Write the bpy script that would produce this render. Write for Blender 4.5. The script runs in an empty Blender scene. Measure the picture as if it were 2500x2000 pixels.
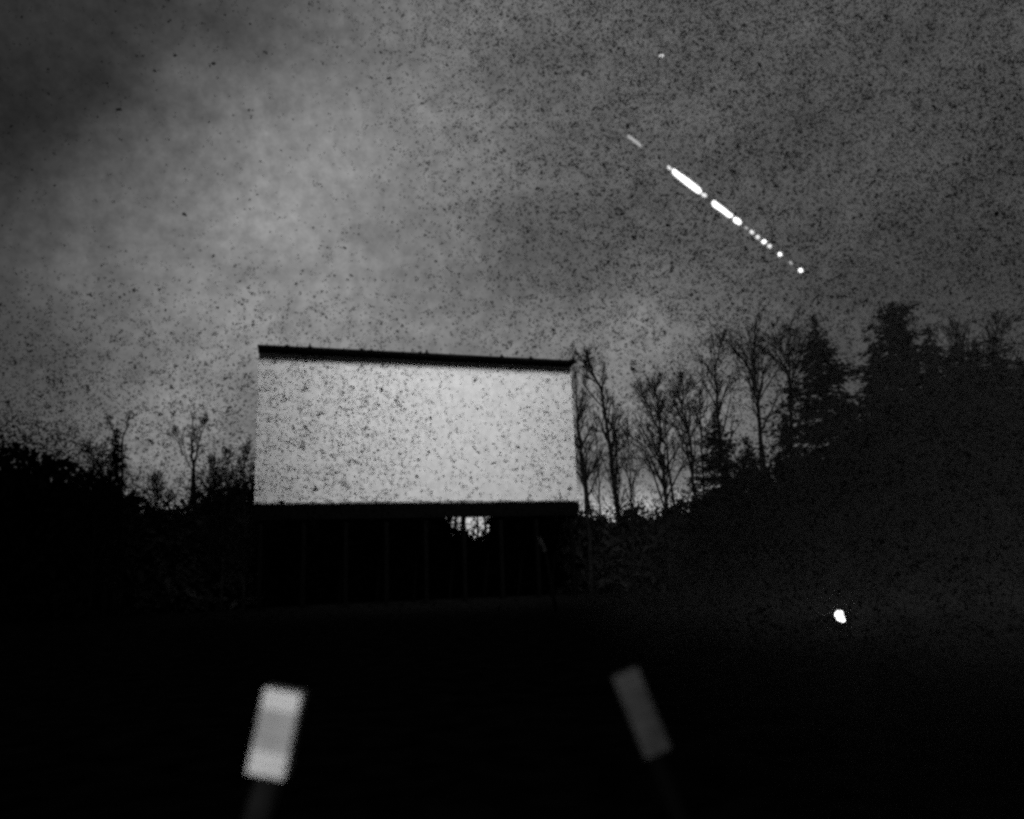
import bpy, math, random
from mathutils import Vector, noise
R = math.radians
sc = bpy.context.scene
C = sc.collection

# ------------------------------------------------------------------ camera
FPX, PITCH, ROLL, CAMZ = 1830.0, R(12.3), R(2.28), 1.5        # focal length in photo pixels (2500 wide)
fw = Vector((0, math.cos(PITCH), math.sin(PITCH)))
r0 = Vector((1, 0, 0)); u0 = Vector((0, -math.sin(PITCH), math.cos(PITCH)))
rt = r0 * math.cos(ROLL) - u0 * math.sin(ROLL)
up = u0 * math.cos(ROLL) + r0 * math.sin(ROLL)
CAM = Vector((0, 0, CAMZ))
cd = bpy.data.cameras.new('camera'); cam = bpy.data.objects.new('camera', cd); C.objects.link(cam)
from mathutils import Matrix
M3 = Matrix((rt, up, -fw)).transposed()
cam.matrix_world = Matrix.Translation(CAM) @ M3.to_4x4()
cd.sensor_width = 36; cd.lens = 36 * FPX / 2500
cd.clip_start = 0.05; cd.clip_end = 3000
cd.dof.use_dof = True; cd.dof.focus_distance = 45; cd.dof.aperture_fstop = cd.lens / 17.0
sc.camera = cam
def ray(u, v): return (fw * FPX + rt * (u - 1250) + up * (1000 - v)).normalized()
def P(u, v, y):
    d = ray(u, v); return CAM + d * (y / d.y)

# ------------------------------------------------------------------ night sky with lit cloud
w = bpy.data.worlds.new('World'); sc.world = w; w.use_nodes = True
nt = w.node_tree; N = nt.nodes; L = nt.links
for n in list(N): N.remove(n)
out = N.new('ShaderNodeOutputWorld'); bg = N.new('ShaderNodeBackground'); L.new(bg.outputs[0], out.inputs[0])
tc = N.new('ShaderNodeTexCoord'); D = tc.outputs['Generated']
def math_(op, a, b=None, c=None, clamp=False):
    n = N.new('ShaderNodeMath'); n.operation = op; n.use_clamp = clamp
    for i, x in enumerate((a, b, c)):
        if x is None: continue
        if isinstance(x, (int, float)): n.inputs[i].default_value = x
        else: L.new(x, n.inputs[i])
    return n.outputs[0]
# warp the direction a little so that the cloud masses have ragged outlines
nz0 = N.new('ShaderNodeTexNoise'); nz0.inputs['Scale'].default_value = 3.2; nz0.inputs['Detail'].default_value = 4
L.new(D, nz0.inputs['Vector'])
sub = N.new('ShaderNodeVectorMath'); sub.operation = 'SUBTRACT'; L.new(nz0.outputs['Color'], sub.inputs[0]); sub.inputs[1].default_value = (.5, .5, .5)
scl = N.new('ShaderNodeVectorMath'); scl.operation = 'SCALE'; L.new(sub.outputs[0], scl.inputs[0]); scl.inputs['Scale'].default_value = 0.30
add = N.new('ShaderNodeVectorMath'); add.operation = 'ADD'; L.new(D, add.inputs[0]); L.new(scl.outputs[0], add.inputs[1])
nrm = N.new('ShaderNodeVectorMath'); nrm.operation = 'NORMALIZE'; L.new(add.outputs[0], nrm.inputs[0]); DW = nrm.outputs[0]
BLOBS = [  # direction (by the photo's frame), spread in degrees, brightness change
    ((60, 60), 12, -.055), ((500, 0), 9, -.03), ((2550, 0), 14, -.03), ((2560, 900), 10, -.04), ((2100, 380), 10, .015), ((420, 180), 9, -.055), ((200, 400), 6, -.02), ((0, 900), 8, -.06), ((-150, 500), 12, -.03),
    ((230, 640), 7, .050), ((480, 540), 7, .055), ((700, 420), 8, .055), ((880, 230), 8, .040), ((960, 60), 7, .005),
    ((760, 620), 8, .045), ((1050, 480), 8, .035), ((820, 780), 6, .050), ((1150, 780), 6, .020),
    ((1320, 20), 8, -.020), ((1000, 690), 3, -.022), ((1330, 740), 5, -.040), ((1480, 700), 5, -.040),
    ((1600, 930), 6, .085), ((1450, 870), 5, .070), ((450, 1060), 5, .080), ((250, 760), 4, -.035),
    ((2350, 650), 10, -.020), ((2500, 100), 12, -.015), ((2000, 650), 6, -.015)]
tot = 0.132
for (u, v), deg, amp in BLOBS:
    dt = N.new('ShaderNodeVectorMath'); dt.operation = 'DOT_PRODUCT'; L.new(DW, dt.inputs[0]); dt.inputs[1].default_value = ray(u, v)
    k = 1.0 / R(deg) ** 2
    e = math_('EXPONENT', math_('MULTIPLY', math_('SUBTRACT', dt.outputs['Value'], 1.0), k))
    tot = math_('MULTIPLY_ADD', e, amp, tot)
# horizon glow behind the trees
sx = N.new('ShaderNodeSeparateXYZ'); L.new(D, sx.inputs[0])
el = math_('ABSOLUTE', sx.outputs['Z'])
gl = math_('MULTIPLY', math_('EXPONENT', math_('MULTIPLY', math_('POWER', math_('DIVIDE', el, 0.088), 4.0), -1.0)), 0.85)
glw = N.new('ShaderNodeTexNoise'); glw.inputs['Scale'].default_value = 60; L.new(D, glw.inputs['Vector'])
gl = math_('MULTIPLY', gl, math_('MULTIPLY', glw.outputs['Fac'], 1.6))
# streaky cloud texture
mp = N.new('ShaderNodeMapping'); mp.inputs['Scale'].default_value = (1.0, 1.0, 2.0); mp.inputs['Rotation'].default_value = (0, R(22), 0); L.new(D, mp.inputs['Vector'])
n1 = N.new('ShaderNodeTexNoise'); n1.inputs['Scale'].default_value = 4.0; n1.inputs['Detail'].default_value = 7; n1.inputs['Roughness'].default_value = .55; L.new(mp.outputs[0], n1.inputs['Vector'])
m1 = math_('MULTIPLY_ADD', n1.outputs['Fac'], 1.6, .2)
n2 = N.new('ShaderNodeTexNoise'); n2.inputs['Scale'].default_value = 55; n2.inputs['Detail'].default_value = 6; n2.inputs['Roughness'].default_value = .7; L.new(D, n2.inputs['Vector'])
m2 = math_('MULTIPLY_ADD', n2.outputs['Fac'], 1.25, .375)
cl = math_('MULTIPLY', math_('MULTIPLY', math_('MAXIMUM', tot, .03), m1), m2)
val = math_('ADD', cl, gl)
# the unseen sky behind the viewer is darkened to keep silhouettes black
front = math_('MULTIPLY_ADD', sx.outputs['Y'], 1.6, 0.25, clamp=True)
front = math_('MAXIMUM', front, 0.12)
val = math_('MULTIPLY', val, front)
cmb = N.new('ShaderNodeCombineXYZ')
for i in range(3): L.new(val, cmb.inputs[i])
L.new(cmb.outputs[0], bg.inputs['Color']); bg.inputs['Strength'].default_value = 1.0

vs = sc.view_settings; vs.view_transform = 'Standard'; vs.look = 'None'; vs.gamma = 1; vs.exposure = 0; vs.use_curve_mapping = False
sc.cycles.use_denoising = False
sc.cycles.pixel_filter_type = 'BLACKMAN_HARRIS'; sc.cycles.filter_width = 3.1
sc.cycles.max_bounces = 4; sc.cycles.volume_bounces = 0
sc.cycles.sample_clamp_indirect = 2.0

# ------------------------------------------------------------------ lights
def lamp(name, kind, loc, target, **kw):
    d = bpy.data.lights.new(name, kind); o = bpy.data.objects.new(name, d); C.objects.link(o); o.location = loc
    o.rotation_euler = (Vector(target) - Vector(loc)).to_track_quat('-Z', 'Y').to_euler()
    for k, v in kw.items(): setattr(d, k, v)
    return o
faint_sun = lamp('added_faint_sun', 'SUN', (0, -10, 20), (2, 5, 10), energy=0.03, angle=R(0.5))  # added weak sun lamp, gives dark things a little shape; no moon is seen

# screen plane geometry from the photograph's perspective
hdir = ray(7100, 1165); hdir = Vector((hdir.x, hdir.y, 0)).normalized()
S0 = P(620, 1231, 41.0)                              # lower left corner
def hit_col(u, v):                                   # where the ray through (u, v) meets the screen's plane
    n = Vector((hdir.y, -hdir.x, 0)); d = ray(u, v)
    return CAM + d * ((S0 - CAM).dot(n) / d.dot(n))
S1 = hit_col(1411, 1223); SW = (Vector((S1.x, S1.y, 0)) - Vector((S0.x, S0.y, 0))).length
ZT = (hit_col(633, 864).z + hit_col(1389, 893).z) / 2; ZB = (S0.z + S1.z) / 2
SN = Vector((hdir.y, -hdir.x, 0))                    # faces the camera
if SN.y > 0: SN = -SN
SC_ = Vector((S0.x, S0.y, 0)) + hdir * SW / 2
print('SCREEN', SW, ZB, ZT, S0, S1)
fl_from = Vector((2, 5, 34)); fl_to = SC_ + hdir * SW * .10 + Vector((0, 0, ZB + (ZT - ZB) * .72))
lamp('added_screen_spot', 'SPOT', fl_from, fl_to, energy=74000, spot_size=R(43), spot_blend=1.0, shadow_soft_size=8.0)  # added spot without a visible source, brightens the screen
lamp('added_post_spot', 'SPOT', (-.75, -.6, 1.35), (-.05, 2.2, 1.22), energy=62, spot_size=R(60), spot_blend=.9, shadow_soft_size=.05)  # added weak spot near the camera, brightens the leaning posts

# ------------------------------------------------------------------ materials (monochrome place: the photograph is black and white)
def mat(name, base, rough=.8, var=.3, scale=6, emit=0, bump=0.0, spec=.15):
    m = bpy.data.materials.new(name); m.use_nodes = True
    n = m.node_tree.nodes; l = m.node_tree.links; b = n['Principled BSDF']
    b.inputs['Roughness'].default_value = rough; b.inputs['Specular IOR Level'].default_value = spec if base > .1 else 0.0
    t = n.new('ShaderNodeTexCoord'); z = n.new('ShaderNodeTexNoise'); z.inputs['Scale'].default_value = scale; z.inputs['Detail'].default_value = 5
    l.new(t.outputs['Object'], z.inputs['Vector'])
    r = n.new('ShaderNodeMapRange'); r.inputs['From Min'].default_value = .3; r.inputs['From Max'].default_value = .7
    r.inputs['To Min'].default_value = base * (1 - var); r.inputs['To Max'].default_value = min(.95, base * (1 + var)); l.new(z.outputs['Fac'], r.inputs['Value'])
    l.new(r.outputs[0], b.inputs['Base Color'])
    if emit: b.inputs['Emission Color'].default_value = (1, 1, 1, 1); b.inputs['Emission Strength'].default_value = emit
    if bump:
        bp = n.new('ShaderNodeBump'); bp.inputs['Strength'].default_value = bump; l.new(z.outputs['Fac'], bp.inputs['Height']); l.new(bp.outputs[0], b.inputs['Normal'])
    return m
BARK = mat('bark', .012, var=.5, scale=3, bump=.5); NEEDLE = mat('needles', .022, var=.5, scale=1.5)
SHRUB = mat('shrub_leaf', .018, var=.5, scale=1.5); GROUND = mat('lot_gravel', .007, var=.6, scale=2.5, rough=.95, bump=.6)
STEEL = mat('dark_steel', .003, rough=.5, var=.3); CANOPY = mat('canopy_sheet', .004, var=.4, scale=1)
FLECK = mat('dark_fleck', .01, var=.3)
WOOD_D = mat('weathered_post', .012, var=.5, scale=14, bump=.4)
LIT = mat('lamp_tube_lit', .8, emit=2.0, var=0); LITM = mat('lamp_bulb_half_lit', .8, emit=.95, var=0); DIM = mat('lamp_tube_dim', .15, emit=.42, var=0)
HOT = mat('globe_lit', .8, emit=3.5, var=0); STARM = mat('star_light', .8, emit=.8, var=0)

# ------------------------------------------------------------------ helpers
def link(name, verts, faces, m, parent=None, smooth=False):
    me = bpy.data.meshes.new(name); me.from_pydata(verts, [], faces); me.update()
    if smooth: me.polygons.foreach_set('use_smooth', [True] * len(me.polygons))
    o = bpy.data.objects.new(name, me); C.objects.link(o); me.materials.append(m)
    if parent: o.parent = parent
    return o
def tag(o, label, cat, group=None, kind=None):
    if label: o['label'] = label
    if cat: o['category'] = cat
    if group: o['group'] = group
    if kind: o['kind'] = kind
    return o
def empty(name, loc, label, cat, group=None):
    o = bpy.data.objects.new(name, None); C.objects.link(o); o.location = loc; o.empty_display_size = .3
    return tag(o, label, cat, group)
class MB:
    def __init__(s): s.v = []; s.f = []
    def box(s, c, dx, dy, dz):            # centre and three half vectors
        b = len(s.v)
        for i in (-1, 1):
            for j in (-1, 1):
                for k in (-1, 1): s.v.append(tuple(c + dx * i + dy * j + dz * k))
        for q in ((0, 1, 3, 2), (4, 6, 7, 5), (0, 4, 5, 1), (2, 3, 7, 6), (0, 2, 6, 4), (1, 5, 7, 3)): s.f.append(tuple(b + i for i in q))
    def tube(s, pts, rad, n=5, cap=True):
        b = len(s.v); m = len(pts)
        for i, p in enumerate(pts):
            d = (pts[min(i + 1, m - 1)] - pts[max(i - 1, 0)])
            d = d.normalized() if d.length > 1e-9 else Vector((0, 0, 1))
            a = d.cross(Vector((0.31, .95, .02))).normalized(); c = d.cross(a)
            for k in range(n):
                t = 2 * math.pi * k / n
                s.v.append(tuple(p + (a * math.cos(t) + c * math.sin(t)) * rad[i]))
        for i in range(m - 1):
            for k in range(n):
                s.f.append((b + i * n + k, b + i * n + (k + 1) % n, b + (i + 1) * n + (k + 1) % n, b + (i + 1) * n + k))
        if cap:
            s.f.append(tuple(b + k for k in range(n))[::-1]); s.f.append(tuple(b + (m - 1) * n + k for k in range(n)))
    def ball(s, c, r, nu=14, nv=9, sq=(1, 1, 1)):
        b = len(s.v)
        for j in range(nv + 1):
            th = math.pi * j / nv
            for i in range(nu):
                ph = 2 * math.pi * i / nu
                s.v.append((c.x + r * sq[0] * math.sin(th) * math.cos(ph), c.y + r * sq[1] * math.sin(th) * math.sin(ph), c.z + r * sq[2] * math.cos(th)))
        for j in range(nv):
            for i in range(nu): s.f.append((b + j * nu + i, b + (j + 1) * nu + i, b + (j + 1) * nu + (i + 1) % nu, b + j * nu + (i + 1) % nu))
    def build(s, name, m, parent=None, smooth=False, org=None):
        if org is None and parent is not None: org = parent.location
        v = s.v if org is None else [(a - org[0], b - org[1], c - org[2]) for a, b, c in s.v]
        return link(name, v, s.f, m, parent, smooth)

# ------------------------------------------------------------------ ground
rnd = random.Random(4)
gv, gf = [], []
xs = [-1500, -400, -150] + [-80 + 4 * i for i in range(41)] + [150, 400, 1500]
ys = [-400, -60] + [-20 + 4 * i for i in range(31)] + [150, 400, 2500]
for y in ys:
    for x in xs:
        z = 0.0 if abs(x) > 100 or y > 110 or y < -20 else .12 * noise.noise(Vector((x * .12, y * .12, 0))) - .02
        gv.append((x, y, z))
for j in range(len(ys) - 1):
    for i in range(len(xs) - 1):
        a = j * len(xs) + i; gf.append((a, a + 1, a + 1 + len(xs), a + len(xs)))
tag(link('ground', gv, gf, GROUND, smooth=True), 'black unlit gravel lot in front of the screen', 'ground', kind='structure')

# ------------------------------------------------------------------ drive-in screen
scr = empty('movie_screen', (SC_.x, SC_.y, 0), 'big blank white drive-in movie screen under a narrow dark canopy', 'movie screen')
Z = Vector((0, 0, 1)); W2 = SW / 2
sm = bpy.data.materials.new('screen_paint'); sm.use_nodes = True
n = sm.node_tree.nodes; l = sm.node_tree.links; b = n['Principled BSDF']; b.inputs['Roughness'].default_value = .9; b.inputs['Specular IOR Level'].default_value = .1
t = n.new('ShaderNodeTexCoord'); z1 = n.new('ShaderNodeTexNoise'); z1.inputs['Scale'].default_value = 2.4; z1.inputs['Detail'].default_value = 8; z1.inputs['Roughness'].default_value = .7
l.new(t.outputs['Object'], z1.inputs['Vector'])
rr = n.new('ShaderNodeMapRange'); rr.inputs['From Min'].default_value = .3; rr.inputs['From Max'].default_value = .7; rr.inputs['To Min'].default_value = .62; rr.inputs['To Max'].default_value = .88
l.new(z1.outputs['Fac'], rr.inputs['Value']); l.new(rr.outputs[0], b.inputs['Base Color'])
zc = (ZB + ZT) / 2; H2 = (ZT - ZB) / 2
NP = 8
# the face is one part: eight sheets wide, its joints as very shallow steps
m_ = MB()
for i in range(NP):
    c = SC_ + hdir * (-W2 + SW * (i + .5) / NP) + Z * zc - SN * .10
    m_.box(c, hdir * (SW / NP / 2 - .0025), SN * .10, Z * H2)
m_.build('screen_face', sm, scr)
# scuffed lower rim
m_ = MB(); r2 = random.Random(8); x = -W2
while x < W2 - .02:
    wd = min(r2.uniform(.2, .9), W2 - x); h = r2.uniform(.05, .14)
    m_.box(SC_ + hdir * (x + wd / 2) + Z * (ZB + h / 2 - .02) + SN * .012, hdir * wd / 2, SN * .01, Z * h / 2); x += wd
m_.build('lower_rim', mat('rim_paint', .25, var=.5, scale=2), scr)
OV = .85
m_ = MB(); m_.box(SC_ + Z * (ZT + .11) + SN * (OV / 2 - .2), hdir * (W2 + .06), SN * (OV / 2 + .2), Z * .07)
can = m_.build('canopy', CANOPY, scr)
m_ = MB(); m_.box(SC_ + Z * (ZT + .10) + SN * (OV + .035), hdir * (W2 + .08), SN * .03, Z * .085); m_.build('fascia', CANOPY, can, org=scr.location)
for u, s_ in ((755, .16), (1036, .2), (1216, .15), (1286, .14), (880, .10), (700, .09), (1388, .22)):
    q = hit_col(u, 860); k = (q - SC_).dot(hdir)
    m_ = MB(); m_.box(SC_ + hdir * k + Z * (ZT + .22 + s_ / 2) + SN * (OV - .1), hdir * .05, SN * .05, Z * s_ / 2)
    m_.box(SC_ + hdir * k + Z * (ZT + .225) + SN * (OV - .1), hdir * .13, SN * .1, Z * .02)
    m_.build('bracket', STEEL, can, org=scr.location)
m_ = MB(); m_.box(SC_ + Z * (ZB - .46) - SN * .12, hdir * W2, SN * .10, Z * .42); m_.build('skirt_beam', STEEL, scr)
for k in range(9):
    x = -W2 + .4 + (SW - .8) * k / 8
    m_ = MB(); m_.box(SC_ + hdir * x + Z * ((ZT - .2) / 2) - SN * .42, hdir * .11, SN * .16, Z * (ZT - .2) / 2); m_.build('post', STEEL, scr)
    m_ = MB(); a = SC_ + hdir * x + Z * (ZT * .62) - SN * .55; bb = SC_ + hdir * x - SN * 4.6
    m_.tube([a, bb], [.09, .09], 6); m_.build('brace', STEEL, scr)
for zz in (ZB + .6, zc, ZT - .6):
    m_ = MB(); m_.box(SC_ + Z * zz - SN * .22, hdir * W2, SN * .03, Z * .08); m_.build('girt', STEEL, scr)

# ------------------------------------------------------------------ trees
def branch(mb, p, d, ln, rad, depth, r, upw, nmin=4):
    seg = 4 if depth > 1 else 3
    pts = [p.copy()]; rads = [rad]; q = p.copy(); dd = d.copy()
    for i in range(seg):
        dd = (dd + Vector((r.gauss(0, .10), r.gauss(0, .10), r.gauss(0, .06) + upw))).normalized()
        q = q + dd * (ln / seg); pts.append(q.copy()); rads.append(rad * (1 - .75 * (i + 1) / seg) + .006)
    mb.tube(pts, rads, 4 if depth > 1 else 3, cap=False)
    if depth <= 0: return
    k = r.randint(4, 6) if depth > 1 else r.randint(3, 5)
    for j in range(k):
        t = r.uniform(.2, 1.0); i = min(int(t * seg), seg - 1); f = t * seg - i
        s = pts[i].lerp(pts[i + 1], f); dr = (pts[i + 1] - pts[i]).normalized()
        ax = Vector((r.gauss(0, 1), r.gauss(0, 1), r.gauss(0, 1))).normalized()
        side = dr.cross(ax).normalized(); ang = R(r.uniform(18, 52))
        nd = (dr * math.cos(ang) + side * math.sin(ang)).normalized()
        branch(mb, s, nd, ln * r.uniform(.42, .66) * (1.1 - .4 * t), max(rads[i] * .55, .010), depth - 1, r, upw)
def bare_tree(path, rad, label, seed, depth=2, n=26, blen=.26, start=.30, name='bare_tree', group='bare trees beside the screen', spread=(16, 40)):
    """path: points of the stem from the ground to its tip"""
    r = random.Random(seed)
    base = path[0].copy(); base.z = -.1
    t = empty(name, (base.x, base.y, 0), label, 'tree', group)
    pts = [base]; ctrl = [base] + path[1:]
    for i in range(len(ctrl) - 1):
        for k in range(1, 5):
            q = ctrl[i].lerp(ctrl[i + 1], k / 4); s = .05 if i else .02
            pts.append(q + Vector((r.gauss(0, s), r.gauss(0, s), 0)))
    M = len(pts); H = (pts[-1] - pts[0]).length
    rads = [rad * (1 - .93 * (i / (M - 1)) ** .9) for i in range(M)]; rads[0] *= 1.35
    mb = MB(); mb.tube(pts, rads, 8); mb.build('trunk', BARK, t, True)
    mb = MB()
    for j in range(n):
        f = start + (1 - start) * (j + r.random()) / n; f = min(f, .985)
        x = f * (M - 1); i = int(x); p = pts[i].lerp(pts[i + 1], x - i)
        dr = (pts[i + 1] - pts[i]).normalized(); ph = r.uniform(0, 2 * math.pi)
        side = dr.cross(Vector((math.cos(ph), math.sin(ph), .1))).normalized(); ang = R(r.uniform(*spread))
        d = (dr * math.cos(ang) + side * math.sin(ang)).normalized()
        ln = H * blen * .80 * (1.15 - .92 * (f - start) / (1 - start)) * r.uniform(.6, 1.15)
        branch(mb, p, d, ln, max(rads[i] * .5, .016), depth, r, .07)
    mb.build('crown', BARK, t)
    return t
def conifer(u, vtop, y, width, label, seed, lean=0.0, group='evergreens right of the screen', dens=1.0, flat=False, zb=.12):
    r = random.Random(seed); top = P(u, vtop, y)
    base = Vector((top.x + lean, top.y, 0)); H = top.z
    t = empty('spruce_tree', (base.x, base.y, 0), label, 'tree', group)
    axis = [base.lerp(top, i / 8) + Vector((r.gauss(0, .04), r.gauss(0, .04), 0)) * (i not in (0, 8)) for i in range(9)]; axis[0].z = -.1
    mb = MB(); mb.tube(axis, [.22 * (1 - .93 * i / 8) * H / 12 for i in range(9)], 8); mb.build('trunk', BARK, t, True)
    mb = MB(); nb = int(H * 15 * dens)
    for j in range(nb):
        f = zb + (1 - zb) * ((j + r.random()) / nb) ** .80; f = min(f, .995)
        x = f * 8; i = min(int(x), 7); p = axis[i].lerp(axis[i + 1], x - i)
        dn_ = (1 - f) * H
        prof = min(1, dn_ * .50 / width) if not flat else min(1, (.55 + dn_ * .52) / width)
        ln = max(.18, width * prof * r.uniform(.6, 1.2) * (1 - .22 * (j % 5 == 0)) * (r.uniform(.55, 1.15) if flat else 1)); ph = r.uniform(0, 2 * math.pi)
        h = Vector((math.cos(ph), math.sin(ph), 0)); sd = Vector((-h.y, h.x, 0))
        kz = r.gauss(.05, .26); bd = r.gauss(0, .14)
        bow = lambda s: h * ln * s + sd * (ln * bd * s * s) + Z * (ln * ((.16 + kz) * s - .42 * s * s + .16 * s ** 3))
        pts = [p + bow(s) for s in (0, .35, .7, 1)]
        mb.tube(pts, [.035, .025, .015, .006], 3, cap=False)
        ns = max(6, int(ln * 15))
        for k in range(ns):
            s = r.uniform(.12, 1.02); c = p + bow(s) + Vector((r.gauss(0, .05), r.gauss(0, .05), r.gauss(0, .09)))
            sg = r.choice((-1, 1)); L_ = (.26 + .26 * (1 - s)) * r.uniform(.6, 1.25) * min(1, ln); wq = .13 * r.uniform(.6, 1.4)
            dv = (h * .6 + sd * sg * r.uniform(.3, 1.0) - Z * r.uniform(.0, .55)).normalized()
            q = c + dv * L_; e = dv.cross(Z).normalized() * wq; tilt = Z * r.uniform(-.05, .05)
            b0 = len(mb.v); mb.v += [tuple(c - e * .4), tuple((c + q) / 2 - e + tilt), tuple(q), tuple((c + q) / 2 + e - tilt)]
            mb.f.append((b0, b0 + 1, b0 + 2, b0 + 3))
    mb.build('crown', NEEDLE, t)
    return t

G = lambda u, y, vb=1380: Vector((P(u, vb, y).x, y, 0))
def stem(pxs, y): return [G(pxs[0][0], y)] + [P(u, v, y) for u, v in pxs]
# --- right of the screen, one after the other from the screen's edge
bare_tree(stem([(1440, 1300), (1418, 1120), (1408, 980), (1398, 850)], 51), .20, 'slender bare tree whose stem rises right along the screen edge', 11, n=30, blen=.20, start=.35)
bare_tree(stem([(1452, 1300), (1425, 1150), (1408, 1040), (1432, 905)], 53), .15, 'thin bare tree with a fork of fine twigs beside the screen edge', 12, n=24, blen=.20, start=.4)
bare_tree(stem([(1515, 1300), (1490, 1110), (1468, 960), (1445, 895), (1432, 880)], 52), .23, 'tallest leaning bare tree standing one stem out from the screen', 13, n=34, blen=.22, start=.35)
bare_tree(stem([(1470, 1290), (1460, 1150), (1455, 1020)], 53), .11, 'low thin bare sapling in the gap between two leaning stems', 14, n=16, blen=.22, start=.3)
bare_tree(stem([(1505, 1290), (1505, 1130), (1497, 975)], 52), .16, 'upright bare tree right behind the tallest leaning stem', 15, n=24, blen=.22, start=.35)
bare_tree(stem([(1545, 1290), (1537, 1150), (1532, 1060)], 50), .12, 'short bare tree with dense twigs left of the bright sky gap', 16, n=20, blen=.3, start=.3)
bare_tree(stem([(1632, 1300), (1618, 1130), (1606, 1000), (1600, 935)], 48), .20, 'bare tree with a broad fan of twigs midway along the bare row', 17, n=40, blen=.30, start=.33)
bare_tree(stem([(1655, 1290), (1625, 1090), (1580, 990), (1560, 950)], 51), .14, 'bare tree leaning left behind the broad fan of twigs', 18, n=22, blen=.24, start=.4)
bare_tree(stem([(1640, 1290), (1575, 1100), (1530, 1050)], 49), .12, 'strongly slanted bare stem crossing the bright sky gap', 19, n=14, blen=.24, start=.45)
bare_tree(stem([(1712, 1290), (1682, 1070), (1665, 985), (1668, 925)], 48), .17, 'crooked bare tree just left of the small dark spruce', 20, n=34, blen=.28, start=.38)
bare_tree(stem([(1720, 1290), (1712, 1050), (1705, 950)], 52), .14, 'straight bare stem half hidden by the small dark spruce', 21, n=24, blen=.26, start=.4)
bare_tree(stem([(1790, 1290), (1752, 1010), (1745, 890), (1760, 830)], 47), .19, 'bare tree rising behind the tip of the small dark spruce', 22, n=20, blen=.22, start=.4)
bare_tree(stem([(1870, 1290), (1850, 980), (1830, 900), (1760, 810)], 44), .20, 'tall bare tree bending left with a long feathery top branch', 23, n=18, blen=.24, start=.42)
bare_tree(stem([(1880, 1290), (1850, 960), (1838, 850), (1850, 760)], 46), .16, 'tall upright bare tree left of the pointed spruce', 24, n=18, blen=.22, start=.42)
bare_tree(stem([(1945, 1290), (1925, 930), (1915, 880), (1890, 800)], 42), .17, 'bare tree with a wide two-armed fork touching the pointed spruce', 25, n=14, blen=.2, start=.45)
bare_tree(stem([(1940, 1290), (1928, 940), (1924, 860), (1930, 790)], 43), .13, 'thin bare tree directly against the left side of the pointed spruce', 26, n=12, blen=.2, start=.5)
bare_tree(stem([(2380, 1320), (2350, 950), (2345, 880), (2330, 800)], 36), .18, 'bare twiggy tree fading into the mist at the right side', 27, n=18, blen=.26, start=.4)
bare_tree(stem([(2480, 1320), (2430, 950), (2425, 860), (2440, 770)], 33), .17, 'bare misty tree nearest the right edge of the picture', 28, n=18, blen=.26, start=.4)
conifer(1745, 1000, 44, 2.4, 'small dark spruce at the end of the bare tree row', 31, dens=1.5, lean=.2)
conifer(1822, 1065, 41, 2.3, 'low dark spruce between small spruce and pointed spruce', 32, dens=1.4, lean=.2)
conifer(1985, 768, 39, 3.3, 'tall pointed spruce with a clear narrow tip against the sky', 33, dens=1.5, lean=.3)
conifer(2060, 960, 36, 2.6, 'lower dark spruce filling the dip right of the pointed spruce', 34, dens=1.3, lean=.3)
conifer(2172, 742, 35, 4.2, 'broad blunt topped evergreen, the bulkiest one in the mist', 35, dens=1.6, lean=.3, flat=True)
conifer(2265, 800, 33, 3.4, 'dense evergreen leaning against the bulky blunt topped one', 36, dens=1.5, lean=.3)
conifer(2130, 850, 40, 2.6, 'narrow spruce showing on the left flank of the bulky evergreen', 37, dens=1.4, lean=.2)
conifer(2375, 835, 31, 3.0, 'misty spruce standing between the two bare misty trees', 38, dens=1.4, lean=.3)
conifer(2320, 850, 30, 3.0, 'misty spruce close behind the right flank of the bulky evergreen', 42, dens=1.4, lean=.3, flat=True)
conifer(2430, 850, 29, 3.0, 'misty blunt evergreen at the foot of the bare misty tree', 43, dens=1.4, lean=.3, flat=True)
conifer(2490, 880, 28, 3.0, 'misty spruce cut by the right edge of the picture', 39, dens=1.4, lean=.3)
conifer(1915, 1010, 40, 2.2, 'short spruce at the foot of the two-armed bare tree', 40, dens=1.3, lean=.2)
# --- left of the screen
LG = 'trees left of the screen'
bare_tree(stem([(478, 1300), (470, 1150), (468, 1100), (468, 1000)], 47), .19, 'bare tree with a tall straight leader left of the screen', 51, n=9, blen=.10, start=.55, group=LG)
bare_tree(stem([(480, 1300), (474, 1130), (490, 1060), (503, 1015)], 47.6), .12, 'thin slanting stem beside the tall straight leader', 52, n=10, blen=.12, start=.6, group=LG)
bare_tree(stem([(475, 1300), (470, 1150), (440, 1090), (420, 1060)], 48.2), .07, 'faint thin stem bending left away from the straight leader', 53, n=6, blen=.16, start=.6, group=LG)
conifer(287, 1045, 43, .62, 'ragged narrow evergreen sticking up left of the bare leader', 54, dens=1.5, group=LG)
bare_tree(stem([(300, 1300), (300, 1080), (312, 1030), (322, 1005)], 44), .10, 'broken bare stem with a crooked tip beside the ragged evergreen', 55, n=7, blen=.07, start=.6, group=LG)
bare_tree(stem([(285, 1300), (285, 1080), (272, 1040), (262, 1020)], 43.5), .09, 'bare stem forking to the left of the ragged evergreen', 56, n=7, blen=.08, start=.6, group=LG)
k = 0
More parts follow.
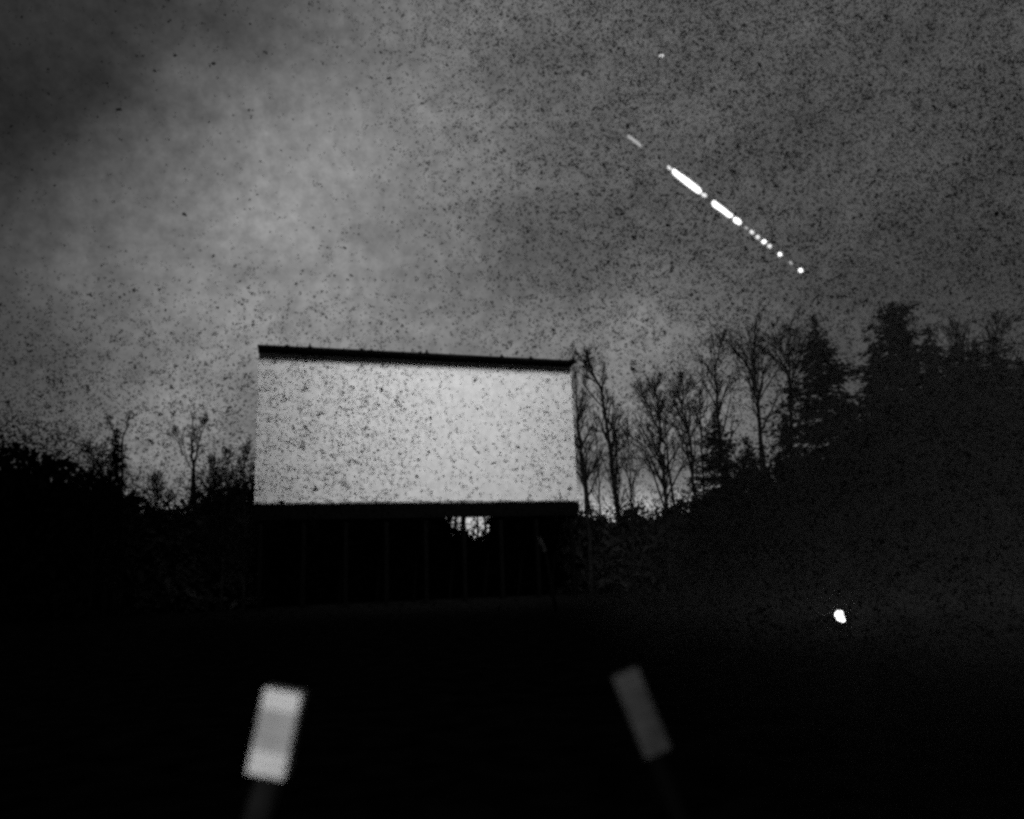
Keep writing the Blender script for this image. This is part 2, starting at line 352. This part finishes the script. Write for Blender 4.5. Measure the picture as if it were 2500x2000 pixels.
for u, v, y, lb in ((545, 1105, 46, 'twiggy bare bush left of the screen, farther from its edge'), (598, 1100, 46.5, 'twiggy bare bush touching the left edge of the screen'),
                (510, 1135, 47, 'low twiggy bush at the right foot of the straight leader'), (385, 1165, 47, 'low twiggy bush in the dip between ragged evergreen and leader'),
                (230, 1100, 42, 'twiggy bare bush on the shoulder left of the ragged evergreen')):
    k += 1
    bare_tree(stem([(u, 1320), (u - 4, (1320 + v) / 2), (u, v)], y), .10, lb, 60 + k, n=60, blen=.40, start=.12, name='bare_shrub', group='twiggy bushes left of the screen', spread=(20, 60))['category'] = 'bush'
# --- slim trunks behind the gap under the screen
for i, (u, lb) in enumerate(((1068, 'leftmost slim trunk against the glow under the screen'), (1102, 'slim trunk crossing the glow under the screen, second from left'),
                             (1130, 'slim trunk between the two biggest glowing gaps below the screen'), (1168, 'dark trunk splitting the glow below the screen, second from right'),
                             (1187, 'rightmost slim trunk against the glow under the screen'))):
    bare_tree(stem([(u, 1340), (u - 3, 1250), (u + 4, 1120)], 55 + i), .14, lb, 80 + i, n=26, blen=.16, start=.1, group='trunks behind the gap under the screen')

# --- the mass of the far wood, uncountable: one object of leafy twig clumps
prof = [(-500, 930, 44), (-200, 975, 44), (0, 1008, 44), (130, 1050, 44), (245, 1108, 45), (300, 1165, 46), (345, 1195, 47), (430, 1205, 48), (470, 1185, 48), (520, 1150, 48), (560, 1140, 48), (640, 1135, 50),
        (700, 1160, 52), (900, 1175, 54), (1068, 1180, 56), (1075, 1282, 58), (1130, 1270, 58), (1165, 1288, 58), (1210, 1280, 58), (1222, 1165, 58), (1270, 1165, 57), (1385, 1170, 56), (1402, 1225, 56), (1440, 1235, 54), (1500, 1240, 52), (1545, 1200, 52), (1560, 1232, 52), (1600, 1232, 51),
        (1640, 1190, 50), (1720, 1175, 48), (1790, 1120, 46), (1900, 1080, 44), (2000, 1040, 42), (2150, 960, 40), (2300, 920, 38), (2500, 890, 36), (2900, 850, 33)]
r = random.Random(77); mv, mf = [], []
def clump(c, s):
    a = Vector((r.gauss(0, 1), r.gauss(0, 1), r.gauss(0, 1))).normalized(); bb = a.cross(Vector((r.gauss(0, 1), r.gauss(0, 1), r.gauss(0, 1)))).normalized()
    b0 = len(mv); mv.extend([tuple(c - a * s), tuple(c - bb * s * .5), tuple(c + a * s), tuple(c + bb * s * .45)]); mf.append((b0, b0 + 1, b0 + 2, b0 + 3))
for (ua, va, ya), (ub, vb, yb) in zip(prof, prof[1:]):
    pa, pb = P(ua, va, ya), P(ub, vb, yb)
    nn = int((pb - pa).length * (1000 if ua < 600 else 620))
    for i in range(nn):
        f = r.random(); top = pa.lerp(pb, f)
        h = top.z + .5 * noise.noise(Vector((top.x * .8, 3, 0))) - .25
        q = r.random(); zz = h * q ** .8
        # most clumps below the top, fewer near it
        if q > .93 and r.random() < .4: continue
        s = r.uniform(.16, .46) * (1.6 if q < .66 else .8 if q < .84 else .33)
        c = Vector((top.x + r.gauss(0, .3), top.y + r.uniform(-1.5, 3.5), zz)); clump(c, s)
    lft = ua < 600
    for i in range(int((pb - pa).length * (150 if lft else 40))):            # wispy upper twigs
        f = r.random(); top = pa.lerp(pb, f); hh = top.z + abs(r.gauss(0, .55 if lft else .22)) - .25
        clump(Vector((top.x, top.y + r.uniform(-1, 3), hh)), r.uniform(.03, .09))
hv, hf = [], []  # added rise, shaped to stop horizon glow leaking through the woods
NX = 120
for i in range(NX + 1):
    for j, (dy, hz) in enumerate(((0, 0), (3, .55), (7, 1.0), (14, 1.15), (30, .8), (60, 0))):
        x = -130 + 270 * i / NX; hz_ = hz * (4.4 + .5 * noise.noise(Vector((x * .05, 2, 0))) + .5 * noise.noise(Vector((x * .2, 5, 0))))
        hv.append((x, 64 + dy, hz_ - .3))
for i in range(NX):
    for j in range(5): a = i * 6 + j; hf.append((a, a + 6, a + 7, a + 1))
tag(link('glow_blocker', hv, hf, GROUND, smooth=True), 'added dark rise behind the woods that blocks the horizon glow', 'glow_blocker', kind='structure')
for i in range(420):
    u = r.uniform(1062, 1225); v = r.uniform(1225, 1300)
    if noise.noise(Vector((u * .045, v * .03, 0))) > .12 and r.random() < .85: continue
    clump(P(u, v, r.uniform(57, 62)), r.uniform(.05, .16))
tag(link('woods', mv, mf, SHRUB), 'black mass of far woods along the whole edge of the lot', 'woods', kind='stuff')

# ------------------------------------------------------------------ leaning posts in the lot
def pale_mat(name, hi, lo, freq):
    m = mat(name, hi, var=.25, scale=9, bump=.2)
    return m
def board_post(pt, pb, wid, label, seed, face, foot, sm_=None):
    """pt, pb: top and bottom of the pale sleeve; the dark stake runs on down to the ground"""
    r = random.Random(seed); d = (pb - pt); ax = d.normalized()
    gp = Vector(foot)
    t = empty('leaning_post', (gp.x, gp.y, 0), label, 'post', 'pale leaning posts in the lot')
    side = ax.cross(Vector((0, 1, 0))).normalized(); fr = side.cross(ax).normalized()
    L_ = d.length; m = MB(); segs = 7
    bands = [(0, .24, face[0]), (.24, .72, face[1]), (.72, 1, face[2])]
    for bi, (a, b_, mt) in enumerate(bands):
        m = MB(); k = 3; 
        for i in range(k):
            f0 = a + (b_ - a) * i / k; f1 = a + (b_ - a) * (i + 1) / k
            c = pt + d * ((f0 + f1) / 2) 
            m.box(c, side * (wid / 2) , fr * .012, ax * (L_ * (f1 - f0) / 2 - .0004))
        m.build('band', mt, t)
    m = MB(); e = pb + (gp - pb) * .02
    m.tube([pt + Vector((0, wid * .55, 0)) + ax * .01, pb + Vector((0, wid * .55, 0)), pb.lerp(gp, .5) + Vector((0, wid * .3, 0)), gp], [wid * .36, wid * .40, wid * .42, wid * .45], 8); m.build('stake', sm_ or WOOD_D, t, True)
    return t
PA = mat('pale_paint', .72, var=.12, scale=14); PB = mat('pale_paint_worn', .40, var=.2, scale=30); PC = mat('pale_paint_clean', .66, var=.12, scale=14)
GA = mat('grey_paint', .07, var=.3, scale=14); GB = mat('grey_paint_worn', .055, var=.4, scale=35)
pt, pb = P(698, 1684, 1.0), P(654, 1890, 1.0)
board_post(pt, pb, .046, 'bright pale banded post at lower left, leaning right', 3, (PA, PB, PC), (pb.x - .42, 1.02, 0))
pt, pb = P(1524, 1640, 1.1), P(1604, 1836, 1.1)
board_post(pt, pb, .036, 'dim grey banded post at lower middle, leaning left', 5, (GA, GB, GB), (pb.x + .42, 1.12, 0), STEEL)
pt, pb = P(1316, 1311, 30.0), P(1332, 1348, 30.0)
board_post(pt, pb, .17, 'tiny faint distant post below the right half of the screen', 6, (GB, GB, GB), (pb.x + .3, 30.05, 0))

# ------------------------------------------------------------------ small glowing lamp at the right
gp = P(2050, 1503, 16)
lp = empty('bollard_lamp', (gp.x, gp.y, 0), 'small glowing globe lamp low in the dark at the right', 'lamp')
m = MB(); m.ball(gp, .092, sq=(1, 1, 1.18)); m.build('globe', HOT, lp, True)
m = MB(); m.ball(gp + Vector((.028, -.03, -.075)), .062); m.build('bulb', HOT, lp, True)
m = MB(); m.tube([Vector((gp.x, gp.y, -.05)), Vector((gp.x, gp.y, gp.z - .15))], [.06, .05], 10); m.tube([Vector((gp.x, gp.y, gp.z - .15)), Vector((gp.x, gp.y, gp.z - .13))], [.09, .09], 12); m.build('post', STEEL, lp)

# ------------------------------------------------------------------ the string of tube lamps over the lot
A0, A1 = P(1540, 337, 3.9), P(1957, 662, 4.35)
dA = (A1 - A0).normalized()
def onl(u):
    # point of the line seen in the photograph's column u
    best = None; lo, hi = -1.5, 12.0
    for _ in range(50):
        mid = (lo + hi) / 2; p = A0.lerp(A1, mid) - CAM; x = p.dot(rt) / p.dot(fw) * FPX + 1250
        if x < u: lo = mid
        else: hi = mid
    return A0.lerp(A1, lo)
far_end = onl(3150); near_end = A0 - dA * 4.5
SL = 4.1 / 22
ls = empty('lamp_string', A0, 'slanting string of glowing white tube lamps high in the sky', 'lamp string')
m = MB(); m.tube([near_end, A0 + Z * .033, (A0 + A1) / 2 + Z * .030, A1 + Z * .033, far_end], [.0008] * 5, 5); m.build('cable', STEEL, ls)
rl = random.Random(21)
def tube_lamp(ua, ub, rad, mt, name='lamp_tube'):
    rad *= SL * (.74 if mt is not DIM else 1.0)
    k_ = 2.2 if ub - ua > 15 else 1.0
    a, b_ = onl(ua + k_), onl(ub - k_); d = (b_ - a).normalized(); ln = (b_ - a).length
    m = MB(); e = min(rad, ln * .4)
    j = lambda: Vector((rl.gauss(0, .10), 0, rl.gauss(0, .10))) * rad
    m.tube([a, a + d * e * .3 + j(), a + d * e + j(), (a + b_) / 2 + j(), b_ - d * e + j(), b_ - d * e * .3 + j(), b_], [rad * rl.uniform(.3, .7), rad * .75, rad * rl.uniform(.75, 1), rad * rl.uniform(.8, 1.05), rad * rl.uniform(.75, 1), rad * .7, rad * rl.uniform(.3, .7)], 12)
    o = m.build(name, mt, ls, True)
    c = (a + b_) / 2; m = MB(); m.tube([c + Z * rad * .9, c + Z * .03], [.0008, .0008], 4); m.build('hanger', STEEL, o, org=ls.location)
tube_lamp(1530, 1568, .05, DIM)
tube_lamp(1628, 1640, .06, LITM, 'bulb')
tube_lamp(1641, 1712, .125, LIT); tube_lamp(1713, 1725, .085, LITM, 'bulb')
tube_lamp(1738, 1789, .125, LIT); tube_lamp(1790, 1810, .115, LIT)
for a_, rr_, mm in ((1822, .05, DIM), (1836, .085, LITM), (1850, .09, LITM), (1865, .105, LIT), (1879, .09, LITM), (1904, .085, LIT), (1931, .05, DIM), (1955, .095, LIT)):
    tube_lamp(a_ - 4.5, a_ + 4.5, rr_, mm, 'bulb')
for nm, e, lb in (('pole', far_end, 'thin stake holding the far low end of the lamp string'),):
    m = MB(); m.tube([Vector((e.x, e.y, -.2)), Vector((e.x, e.y, e.z + .3))], [.035, .025], 10); m.tube([e + Vector((-.1, 0, .1)), e + Vector((.1, 0, .1))], [.012, .012], 6)
    tag(m.build('lamp_pole', STEEL, None, True), lb, 'pole')

# ------------------------------------------------------------------ one star
sp = P(1615, 137, 900)
m = MB(); m.ball(Vector((0, 0, 0)), 3.0, sq=(1.15, 1, .8)); s = m.build('star', STARM, None, True); s.location = sp
tag(s, 'single small bright star high in the sky', 'star')

# ------------------------------------------------------------------ mist bank at the right of the lot
mm = bpy.data.materials.new('mist_air'); mm.use_nodes = True
n = mm.node_tree.nodes; l = mm.node_tree.links
for q in list(n):
    if q.type != 'OUTPUT_MATERIAL': n.remove(q)
pv = n.new('ShaderNodeVolumePrincipled'); pv.inputs['Color'].default_value = (.95, .95, .95, 1); pv.inputs['Density'].default_value = .020; pv.inputs['Anisotropy'].default_value = .25
l.new(pv.outputs[0], n['Material Output'].inputs['Volume'])
# the bank thickens away from its open side and towards the ground
ge = n.new('ShaderNodeNewGeometry'); sp_ = n.new('ShaderNodeSeparateXYZ'); l.new(ge.outputs['Position'], sp_.inputs[0])
def mth(op, a, b=None, clamp=False):
    q = n.new('ShaderNodeMath'); q.operation = op; q.use_clamp = clamp
    for i, x in enumerate((a, b)):
        if x is None: continue
        if isinstance(x, (int, float)): q.inputs[i].default_value = x
        else: l.new(x, q.inputs[i])
    return q.outputs[0]
dx_ = mth('MAXIMUM', mth('SUBTRACT', sp_.outputs['X'], 1.2), 0.0)
dz_ = mth('ADD', mth('MULTIPLY', mth('EXPONENT', mth('MULTIPLY', sp_.outputs['Z'], -.9)), 3.0), 1.0)
nz_ = n.new('ShaderNodeTexNoise'); nz_.inputs['Scale'].default_value = 1.1; nz_.inputs['Detail'].default_value = 3; l.new(ge.outputs['Position'], nz_.inputs['Vector'])
dn_ = mth('MULTIPLY', mth('MULTIPLY', dx_, dz_), mth('MULTIPLY', mth('MAXIMUM', mth('SUBTRACT', nz_.outputs['Fac'], .2), 0.0), .0048))
l.new(dn_, pv.inputs['Density'])
m = MB()
m.v = [(x, y, z) for z in (-.5, 20.5) for x, y in ((1.1, 1.2), (32, 1.2), (32, 26), (1.1, 26))]
m.f = [(3, 2, 1, 0), (4, 5, 6, 7), (0, 1, 5, 4), (1, 2, 6, 5), (2, 3, 7, 6), (3, 0, 4, 7)]
tag(m.build('mist', mm), 'thin pale mist veiling the trees at the right', 'mist', kind='stuff')

# ------------------------------------------------------------------ dark flecks drifting in the air
r = random.Random(5); fv, ff = [], []
octf = ((0, 2, 4), (2, 1, 4), (1, 3, 4), (3, 0, 4), (2, 0, 5), (1, 2, 5), (3, 1, 5), (0, 3, 5))
def fleck(c, s):
    el = r.uniform(.8, 1.9); ax = Vector((r.gauss(0, 1), r.gauss(0, .4), r.gauss(0, .45))).normalized(); b1 = ax.cross(Vector((0, 1, .1))).normalized(); b2 = ax.cross(b1)
    b0 = len(fv)
    for d in (ax * el, -ax * el, b1, -b1, b2, -b2): fv.append(tuple(c + d * s * r.uniform(.6, 1.2)))
    for q in octf: ff.append(tuple(b0 + i for i in q))
def smooth(a, b_, x):
    t = max(0, min(1, (x - a) / (b_ - a))); return t * t * (3 - 2 * t)
cnt = 0
for i in range(400000):
    y = r.uniform(4.7, 8.6); x = r.uniform(-8.5, 9.5); zz = r.uniform(.6, 9.0)
    a, e = x / y, (zz - CAMZ) / y            # how far aside and how high it drifts
    if abs(a) > .95 or e < -.2 or e > 1.0: continue
    dn = .03 + 1.2 * smooth(-.14, .45, a + .25 * e)                    # thick on the right, thin at the upper left
    dn = max(dn, .80 * smooth(.42, .05, abs(e - .08)) * smooth(.02, -.32, a) + .16 * smooth(.55, .3, e))   # and low on the left
    cl_ = noise.noise(Vector((x * 1.1, y * .9, zz * 1.1))) * .5 + noise.noise(Vector((x * 4, y * 3, zz * 4))) * .9
    dn *= max(.12, .62 + cl_)
    if r.random() > dn: continue
    s = .0066 * math.exp(r.gauss(0, .27)) * y / 6.5
    c = Vector((x, y, zz)); fleck(c, s); cnt += 1
    if r.random() < .35:
        for _ in range(r.randint(1, 3)): fleck(c + Vector((r.gauss(0, .035), r.gauss(0, .03), r.gauss(0, .02))), s * r.uniform(.5, 1))
print('FLECKS', cnt, len(ff))
tag(link('flecks', fv, ff, FLECK), 'fine dark flecks speckled over the sky, screen and trees', 'flecks', kind='stuff')
